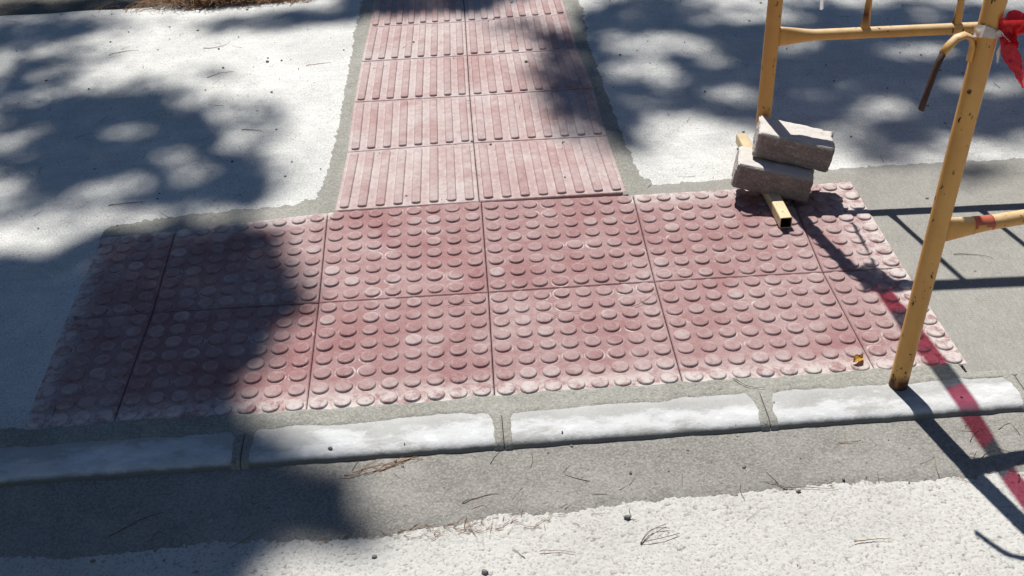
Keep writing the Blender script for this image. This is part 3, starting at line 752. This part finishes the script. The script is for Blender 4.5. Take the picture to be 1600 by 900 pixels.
for a in (((722, 787), (781, 772), -.027, .0016, 'twig', 'brown twig on the gutter cement below the middle kerb joint', .06), ((880, 740), (935, 712), -.025, .0012, 'twig', 'curved thin twig on the gutter cement right of the middle kerb joint', .12),
        ((843, 862), (900, 864), -.03, .0011, 'needle', 'thin straw on the bright aggregate', .06), ((1335, 848), (1390, 843), -.03, .0015, 'needle', 'tan straw on the bright aggregate at the lower right', .04),
        ((170, 838), (268, 797), -.027, .0018, 'twig', 'long straight twig in the deep shade of the gutter', .03), ((235, 845), (285, 832), -.028, .0012, 'needle', 'short bent needle in the gutter shade beside the long twig', .35),
        ((225, 743), (305, 746), -.024, .0013, 'twig', 'slender twig lying close under the shaded kerb', .08), ((170, 321), (228, 316), -.005, .0017, 'twig', 'dark twig in the shade of the left slab just behind the blister tiles', .02),
        ((170, 87), (218, 79), -.005, .0016, 'twig', 'curved twig on the sunlit left slab', .12), ((318, 76), (354, 70), -.005, .0015, 'twig', 'forked twig high on the sunlit left slab', -.12),
        ((478, 103), (517, 98), -.005, .0013, 'needle', 'faint straw on the sunlit left slab beside the ribbed path', .03), ((324, 122), (365, 112), -.005, .0015, 'twig', 'twig at the edge of the shade on the left slab', .1),
        ((378, 203), (410, 205), -.005, .0018, 'twig', 'short dark twig in the shade loop of the left slab', .02), ((320, 662), (338, 669), .0, .0016, 'twig', 'black twig on the shaded white kerb stone', .12),
        ((860, 501), (906, 488), .002, .0011, 'twig', 'bent twig among the blisters of the middle tile', .2), ((985, 480), (1028, 453), .003, .0010, 'twig', 'thin twig across the joint of the sunny blister tiles', -.1),
        ((700, 478), (752, 478), .003, .0010, 'needle', 'brown needle among the blisters just below the row joint', .12), ((1145, 592), (1195, 607), .003, .0013, 'twig', 'curved twig on the mortar between tile and kerb', -.15),
        ((1490, 398), (1552, 404), -.001, .0014, 'twig', 'curly twig on the cement panel beside the bar shadow', .08), ((1560, 672), (1578, 662), -.022, .0012, 'needle', 'short straw on the gutter cement at the right', .05),
        ((1180, 726), (1200, 723), -.027, .0011, 'twig', 'tiny dark twig on the sunny gutter cement', .06), ((1310, 692), (1345, 688), -.022, .0010, 'needle', 'fine straw on the gutter close to the barrier foot', -.1),
        ((1222, 764), (1310, 766), -.031, .0013, 'twig', 'long twig along the seam of gutter and aggregate', .05)):
    twig(a[0], a[1], a[2], a[3], MAT[a[4]], a[5], a[6])
bm = bmesh.new(); a = at(1002, 848, -.030)
for q, bd in (((1040, 820), .08), ((1062, 834), -.05), ((1046, 826), .2)):
    b = at(*q, -.030); d = b-a; L = np.linalg.norm(d); nn = np.array((-d[1], d[0], 0))/L
    tube(bm, [tuple(d*t+nn*L*bd*math.sin(math.pi*t)+np.array((0, 0, .0015+.003*math.sin(math.pi*t)))) for t in np.linspace(0, 1, 9)], .0007, 6)
bmesh.ops.create_icosphere(bm, subdivisions=1, radius=.0022)
o = bm_obj('pine_needle_sprig', bm, MAT['twig'], None, True); o.location = a; tag(o, 'forked sprig of dry pine needles on the bright aggregate', 'pine needles')
def needles(name, items, mat, kind='stuff', tris=True):
    V, F = [], []
    for (x, y, z, L, ang, r, lift) in items:
        d = np.array((math.cos(ang), math.sin(ang))); nn = np.array((-d[1], d[0])); bend = random.uniform(-.12, .12)*L
        rings = []
        for t in (0, .35, .7, 1):
            c = np.array((x, y))+d*L*(t-.5)+nn*bend*math.sin(math.pi*t); zz = z+r+lift*t
            k0 = len(V); rr = r*(1-.5*t)
            V += [(c[0]+nn[0]*rr, c[1]+nn[1]*rr, zz-rr*.6), (c[0]-nn[0]*rr, c[1]-nn[1]*rr, zz-rr*.6), (c[0], c[1], zz+rr)]; rings.append(k0)
        for a, b in zip(rings, rings[1:]):
            for k in range(3): F.append((a+k, a+(k+1) % 3, b+(k+1) % 3, b+k))
    o = mesh_obj(name, V, F, mat, None, True); o['kind'] = kind; return o
it = []
for _ in range(2600):
    x = -.95+random.gauss(0, .12); y = 2.10+abs(random.gauss(0, .08))-.06*random.random()
    if random.random() < .25: x = -.74+random.gauss(0, .10); y = 2.11+random.gauss(0, .02)
    h = max(0, .06-.5*((x+.97)**2+(y-2.2)**2))
    it.append((x, y, -.004+random.random()*h, random.uniform(.04, .10), random.uniform(0, math.pi), .0011, random.uniform(-.01, .02)))
needles('needle_heap', it, MAT['needle'])
# a small tuft of orange needles under the kerb
it = []
for k in range(22):
    t = random.random(); p = at(560+90*t+random.gauss(0, 5), 741-22*t+random.gauss(0, 2.5), -.024)
    it.append((p[0], p[1], -.0235+random.random()*.006, random.uniform(.03, .06), .33+random.gauss(0, .22), .0009, random.uniform(0, .004)))
needles('needle_tuft', it, MAT['needle'])

# fine scattered needles and crumbs
def ground_z(x, y):
    if y < -.71: return ROADZ+.0015
    if y < -.552: return -.0185-.0115*min(1, (-y-.552)/.16)
    if y < -.43: return .0008
    return .0005 if (bl_bot[0][0] < x < bl_bot[6][0] and y < .42) or (st_L[0][0] < x < st_R[0][0]) else -.004
it = []
for _ in range(260):
    x = random.uniform(-2, 2.2); y = random.choice([random.uniform(-1, 2.2), random.uniform(.4, 2.2), random.gauss(-.70, .03), random.uniform(-.74, -.55)])
    it.append((x, y, ground_z(x, y), random.uniform(.015, .055), random.uniform(0, math.pi), random.uniform(.0004, .0008), .002))
needles('needle_litter', it, MAT['twig'])
bm = bmesh.new()
for _ in range(560):
    x = random.uniform(-2, 2.2); y = random.choice([random.uniform(-1, 2.2), random.uniform(.4, 2.2), random.uniform(.4, 2.1), random.uniform(-.74, -.53)])
    r = random.choice([.001, .0014, .0018, .0022, .0035])*random.uniform(.7, 1.2)
    if -.55 < y < .42 and random.random() < .6: continue
    m4 = Matrix.Translation((x, y, ground_z(x, y)+r*.4)) @ Matrix.Rotation(random.random()*6, 4, 'Z') @ Matrix.Diagonal((1.5, 1, .7, 1))
    bmesh.ops.create_icosphere(bm, subdivisions=1, radius=r, matrix=m4)
o = bm_obj('crumbs', bm, MAT['stone']); o['kind'] = 'stuff'
it = []
for _ in range(260):
    t = random.gauss(0, .5); p = at(690+230*t, 812-28*t+random.gauss(0, 13)) if random.random() < .7 else at(random.uniform(-20, 1620), 0+random.gauss(0, 8)+float(np.interp(random.random(), [0, 1], [800, 800])))
    if abs(p[1]+.70) > .06: continue
    it.append((p[0], p[1], ground_z(p[0], p[1])+.0004, random.uniform(.006, .028), random.gauss(.2, .6), random.uniform(.0004, .0008), .0015))
needles('needle_chaff', it, MAT['needle'])
# crumpled yellow leaf on a tile
bm = bmesh.new(); n, m = 14, 8; G = {}
for i in range(n):
    for j in range(m):
        t = i/(n-1); wv = .009*math.sin(math.pi*min(1, t*1.05+.02))**.7; s = j/(m-1)*2-1
        G[i, j] = bm.verts.new(((t-.5)*.032, s*wv, .004+.0055*abs(s)**1.4+.004*math.sin(t*5)+.0025*noise.noise(Vector((t*5, s*2, 2)))))
for i in range(n-1):
    for j in range(m-1): bm.faces.new((G[i, j], G[i+1, j], G[i+1, j+1], G[i, j+1]))
bmesh.ops.solidify(bm, geom=bm.faces[:], thickness=.0006)
lf = bm_obj('dry_leaf', bm, MAT['leaf'], None, True); lf.location = at(1340, 563, .006); lf.rotation_euler = (math.radians(20), math.radians(-6), math.radians(30))
tag(lf, 'small crumpled yellow leaf on a red blister tile near the barrier leg', 'leaf')

# ------------------------------------------------------------------ the pines that shade the pavement (they stand outside the picture)
def inside(poly, X, Y):
    r = np.zeros(X.shape, bool); n = len(poly)
    for i in range(n):
        (xa, ya), (xb, yb) = poly[i], poly[(i+1) % n]
        c = ((ya > Y) != (yb > Y)) & (X < (xb-xa)*(Y-ya)/((yb-ya)+1e-9)+xa); r ^= c
    return r
def blob(X, Y, b):
    cx, cy, rx, ry, rot, s = b; a = math.radians(rot); dx, dy = X-cx, Y-cy
    u = (dx*math.cos(a)+dy*math.sin(a))/rx; v = (-dx*math.sin(a)+dy*math.cos(a))/ry
    return s*np.clip((1.2-np.hypot(u, v))/.45, 0, 1)
# shade lying on the ground: (centre x, y, half sizes, turn, strength), gaps likewise
LOW = [((-400, 395), (60, 392), (140, 372), (200, 352), (300, 340), (395, 348), (440, 378), (478, 418), (476, 470), (452, 520), (420, 560), (396, 590), (372, 640), (385, 668), (480, 700), (550, 735), (572, 775), (560, 812), (470, 840), (400, 862), (370, 960), (-400, 960))]
SH = [(655, -4, 150, 26, 0, .97), (1290, 108, 360, 130, 4, .91), (1540, 110, 230, 120, 0, .86), (40, 80, 150, 75, -10, .72), (960, 140, 36, 110, -24, .8), (150, 225, 260, 95, 2, .62), (235, 235, 205, 95, 8, .96), (90, 215, 150, 70, -12, .9), (330, 300, 120, 36, -6, .96), (120, 310, 190, 40, -8, .8), (410, 185, 50, 34, 20, .85), (370, 270, 45, 40, 0, .9),
      (120, 170, 110, 28, -8, .6), (250, 135, 70, 18, 5, .65), (320, 112, 55, 12, 5, .5), (60, 110, 75, 30, -14, .78), (40, 55, 130, 26, -4, .72), (110, 40, 140, 16, -3, .7), (-20, 160, 70, 60, 0, .6),
      (420, 33, 120, 15, -4, .85), (520, 18, 110, 17, -5, .85), (610, 4, 90, 22, 0, .95), (690, 6, 85, 20, 3, .97), (780, -12, 90, 18, 0, .8), (85, 0, 160, 20, -4, .95),
      (825, 52, 80, 22, 8, .7), (885, 120, 52, 62, 30, .86), (905, 175, 62, 48, 25, .86), (960, 120, 40, 80, 30, .55), (980, 205, 30, 44, 25, .85), (930, 50, 45, 50, 20, .85), (870, 72, 40, 26, 10, .7),
      (1010, 20, 110, 36, 0, .92), (1140, 60, 90, 40, 15, .88), (1060, 150, 80, 26, 12, .86), (1010, 175, 40, 16, 0, .75), (1170, 115, 110, 32, 12, .85), (1300, 100, 130, 44, 5, .92), (1330, 40, 120, 36, 0, .72), (1290, 160, 130, 30, 10, .78), (1200, 180, 90, 22, 12, .6),
      (1390, 225, 70, 24, -4, .84), (1480, 120, 110, 50, 0, .86), (1560, 60, 100, 50, 0, .72), (1470, 20, 100, 26, 0, .72), (1560, 190, 70, 28, 0, .8), (1450, 185, 60, 20, 0, .6), (1525, 271, 62, 17, -3, .93), (1690, 150, 90, 90, 0, .8), (1260, 215, 60, 16, 0, .4)]
GAP = [(165, 293, 62, 15, -14, .72), (385, 216, 34, 14, -6, .85), (392, 176, 28, 13, -4, .85), (302, 264, 40, 14, -6, .55), (200, 203, 50, 11, -8, .4), (18, 210, 52, 15, -8, .6), (60, 352, 75, 20, -4, .75), (140, 330, 60, 12, -14, .5), (120, 65, 60, 10, -12, .55),
       (1010, 112, 52, 16, 8, .75), (1060, 66, 60, 15, 8, .8), (1110, 205, 80, 18, 10, .75), (1180, 18, 60, 14, 0, .7), (1372, 168, 42, 16, -4, .7), (1240, 70, 44, 12, 0, .6), (1440, 75, 60, 13, -5, .55), (1150, 145, 50, 9, 10, .5), (1330, 205, 60, 12, -5, .55), (1550, 130, 55, 14, 0, .55), (1010, 255, 60, 24, 10, .9), (1110, 90, 40, 10, 10, .5)]
def taper(X, Y):
    """wanted share of blocked sun at photo pixel X, Y"""
    low = np.zeros(X.shape)
    for p in LOW: low = np.maximum(low, inside(p, X, Y)*np.where((Y < 455) & (X > 100), .965, .9985))
    keep = np.ones(X.shape)
    for b in SH: keep *= 1-blob(X, Y, b)
    up = 1-keep
    for b in GAP:
        g = 1-.5*blob(X, Y, b); up *= g
        if b[1] > 320: low *= g
    return low, up
TS = np.array(TO_SUN)
N = 900000
gx = rng.uniform(-4.2, 4.6, N); gy = rng.uniform(-1.6, 4.6, N)
P2 = px(np.stack([gx, gy, np.zeros(N)], 1)); inf0 = np.where((P2[:, 0] > -90) & (P2[:, 0] < 1700) & (P2[:, 1] > -70) & (P2[:, 1] < 960))[0]
jit = np.array([(fbm(a, b, 7.5, 11.), fbm(a, b, 7.5, 17.)) for a, b in zip(gx[inf0], gy[inf0])])
MK = P2.copy(); MK[inf0] += jit*np.array((42, 20))*np.clip(.35+P2[inf0, 1:]/900*.9, .4, 1.2)
inf = (P2[:, 0] > -60) & (P2[:, 0] < 1680) & (P2[:, 1] > -40) & (P2[:, 1] < 960)
low, up = taper(MK[:, 0], MK[:, 1])
nzv = np.array([noise.noise(Vector((a*1.15, b*1.9, 3.)))+.4*noise.noise(Vector((a*3, b*4, 8.))) for a, b in zip(gx[~inf], gy[~inf])])
out = np.clip(.55+1.3*nzv, 0, .93)*(((gx[~inf] < -.8) | (gy[~inf] > .9)))
up[~inf] = out; low[~inf] = np.where((gx[~inf] < -.75) & (gy[~inf] < .5), .95, 0)
area = 8.8*6.2; leaf = .075*.022*.5*.87
def place(dens, h0, h1, cap):
    tau = -np.log(1-np.clip(dens*1.02, 0, .9985))*np.where(dens > .96, 1.7, 1.); want = area/N*tau/leaf
    k = rng.random(N) < want
    h = rng.uniform(h0, h1, k.sum()); t = h/TS[2]
    return np.stack([gx[k]+TS[0]*t, gy[k]+TS[1]*t, h], 1)
def foliage(name, P, parent):
    n = len(P); d = rng.normal(size=(n, 3)); d /= np.linalg.norm(d, axis=1)[:, None]
    e = np.cross(d, rng.normal(size=(n, 3))); e /= np.linalg.norm(e, axis=1)[:, None]
    L = .075*rng.uniform(.7, 1.3, n)[:, None]; Wd = .022*rng.uniform(.7, 1.3, n)[:, None]
    V = np.stack([P-d*L/2, P+e*Wd/2, P+d*L/2, P-e*Wd/2], 1).reshape(-1, 3)
    me = bpy.data.meshes.new(name); me.vertices.add(4*n); me.vertices.foreach_set('co', V.ravel())
    me.loops.add(4*n); me.loops.foreach_set('vertex_index', np.arange(4*n)); me.polygons.add(n); me.polygons.foreach_set('loop_start', np.arange(n)*4); me.update()
    return link_mesh(name, me, MAT['foliage'], parent)
Plow = place(low, 7.6, 10., 0); clump = np.array([nz(a, b, 9., 23.)+.6*nz(a, b, 19., 31.) for a, b in zip(gx, gy)])
up = np.clip(up*(1.04+.16*clump), 0, .985)
Pup = place(up, 7.5, 10.5, 0)
def pine(base, P, label, lean, nl=16):
    root = empty('pine_tree', base); tag(root, label, 'tree', 'pines shading the pavement'); b = Vector(base)
    crown = foliage('crown', P-np.array(base), root)
    top = float(P[:, 2].max()); bm = bmesh.new()
    tube(bm, [Vector((lean[0]*t*t, lean[1]*t*t, top*.9*t-.1)) for t in np.linspace(0, 1, 14)], [(.16*(1-.7*t), .16*(1-.7*t)) for t in np.linspace(0, 1, 14)], 14)
    bm_obj('trunk', bm, MAT['bark'], root, True); bm = bmesh.new()
    br = .016 if top > 9 else .028
    for k in range(nl):
        q = Vector(P[rng.integers(len(P))]) - b; t = min(.95, max(.45, (q.z-.7)/(top*.9))); s = Vector((lean[0]*t*t, lean[1]*t*t, top*.9*t-.1)); mid = (s+q)/2+Vector((0, 0, -.25))
        tube(bm, [s, s*.65+mid*.35, mid, mid*.4+q*.6, q], [br, br*.75, br*.5, br*.33, .004], 7)
    bm_obj('branches', bm, MAT['bark'], root, True)
pine((-3.3, 3.3, -.04), Plow, 'low pine whose dense shade falls on the blister tiles and gutter', (.6, -.5), 10)
L_ = Pup[:, 0] < -.35
pine((-4.2, 5.6, -.04), Pup[L_], 'tall pine in the planting soil behind the left slab', (.8, .6), 8)
pine((5.4, 6.2, -.005), Pup[~L_], 'tall pine beyond the right slab, its shade falls behind the barriers', (-.9, 0), 8)

# unseen pines added all round to block the low, pale sky light
cl = rng.normal(size=(46, 3))*np.array((1.5, 1.5, 1.9))
pts = (cl[rng.integers(46, size=5200)] + rng.normal(size=(5200, 3))*.55) + np.array((0, 0, 6.)); pts[:, 2] = np.clip(pts[:, 2], 1.4, 10.5)
def sky_block_pine(base):
    root = empty('pine_tree', base); crown = foliage('crown', pts, root)
    co = np.empty(len(crown.data.vertices)*3); crown.data.vertices.foreach_get('co', co); co = co.reshape(-1, 4, 3); c = co.mean(1, keepdims=True)
    co = c+(co-c)*np.array((7., 7., 7.)); crown.data.vertices.foreach_set('co', co.ravel()); crown.data.update()
    bm = bmesh.new(); tube(bm, [(.12*math.sin(t*3), .1*math.cos(t*2), -.1+7.5*t) for t in np.linspace(0, 1, 12)], [(.2*(1-.7*t), .2*(1-.7*t)) for t in np.linspace(0, 1, 12)], 12)
    bm_obj('trunk', bm, MAT['bark'], root, True); return root
RING = [((-9.5, -3.5), 'left of the crossing, on the near side of the road'), ((-10, 2.5), 'far left along the pavement'), ((-9, 8.5), 'at the back left, behind the planting soil'), ((-4, 14), 'behind the pavement, to the left of the ribbed path'), ((1.5, 15.5), 'straight beyond the ribbed path'),
        ((7, 14), 'at the back right, beyond the barriers'), ((11, 8.5), 'far right at the back of the right slab'), ((10.5, 2.5), 'far right along the kerb'), ((10, -3.5), 'right of the crossing, across the gutter'), ((6.5, -8), 'across the road on the right'), ((1, -9.5), 'across the road behind the camera'), ((-5, -8.5), 'across the road on the left')]
proto = None
for k, (p, l) in enumerate(RING):
    if proto is None: t = proto = sky_block_pine((*p, -.05))
    else:
        t = proto.copy(); col.objects.link(t); t.location = (*p, -.05)
        for ch in proto.children: c = ch.copy(); col.objects.link(c); c.parent = t
    t.rotation_euler.z = k*1.3; t.scale = (1+.12*math.sin(k*2.1),)*2+(1+.15*math.cos(k*1.7),)
    tag(t, 'added unseen pine tree ' + l, 'tree', 'unseen pines added to block sky light')
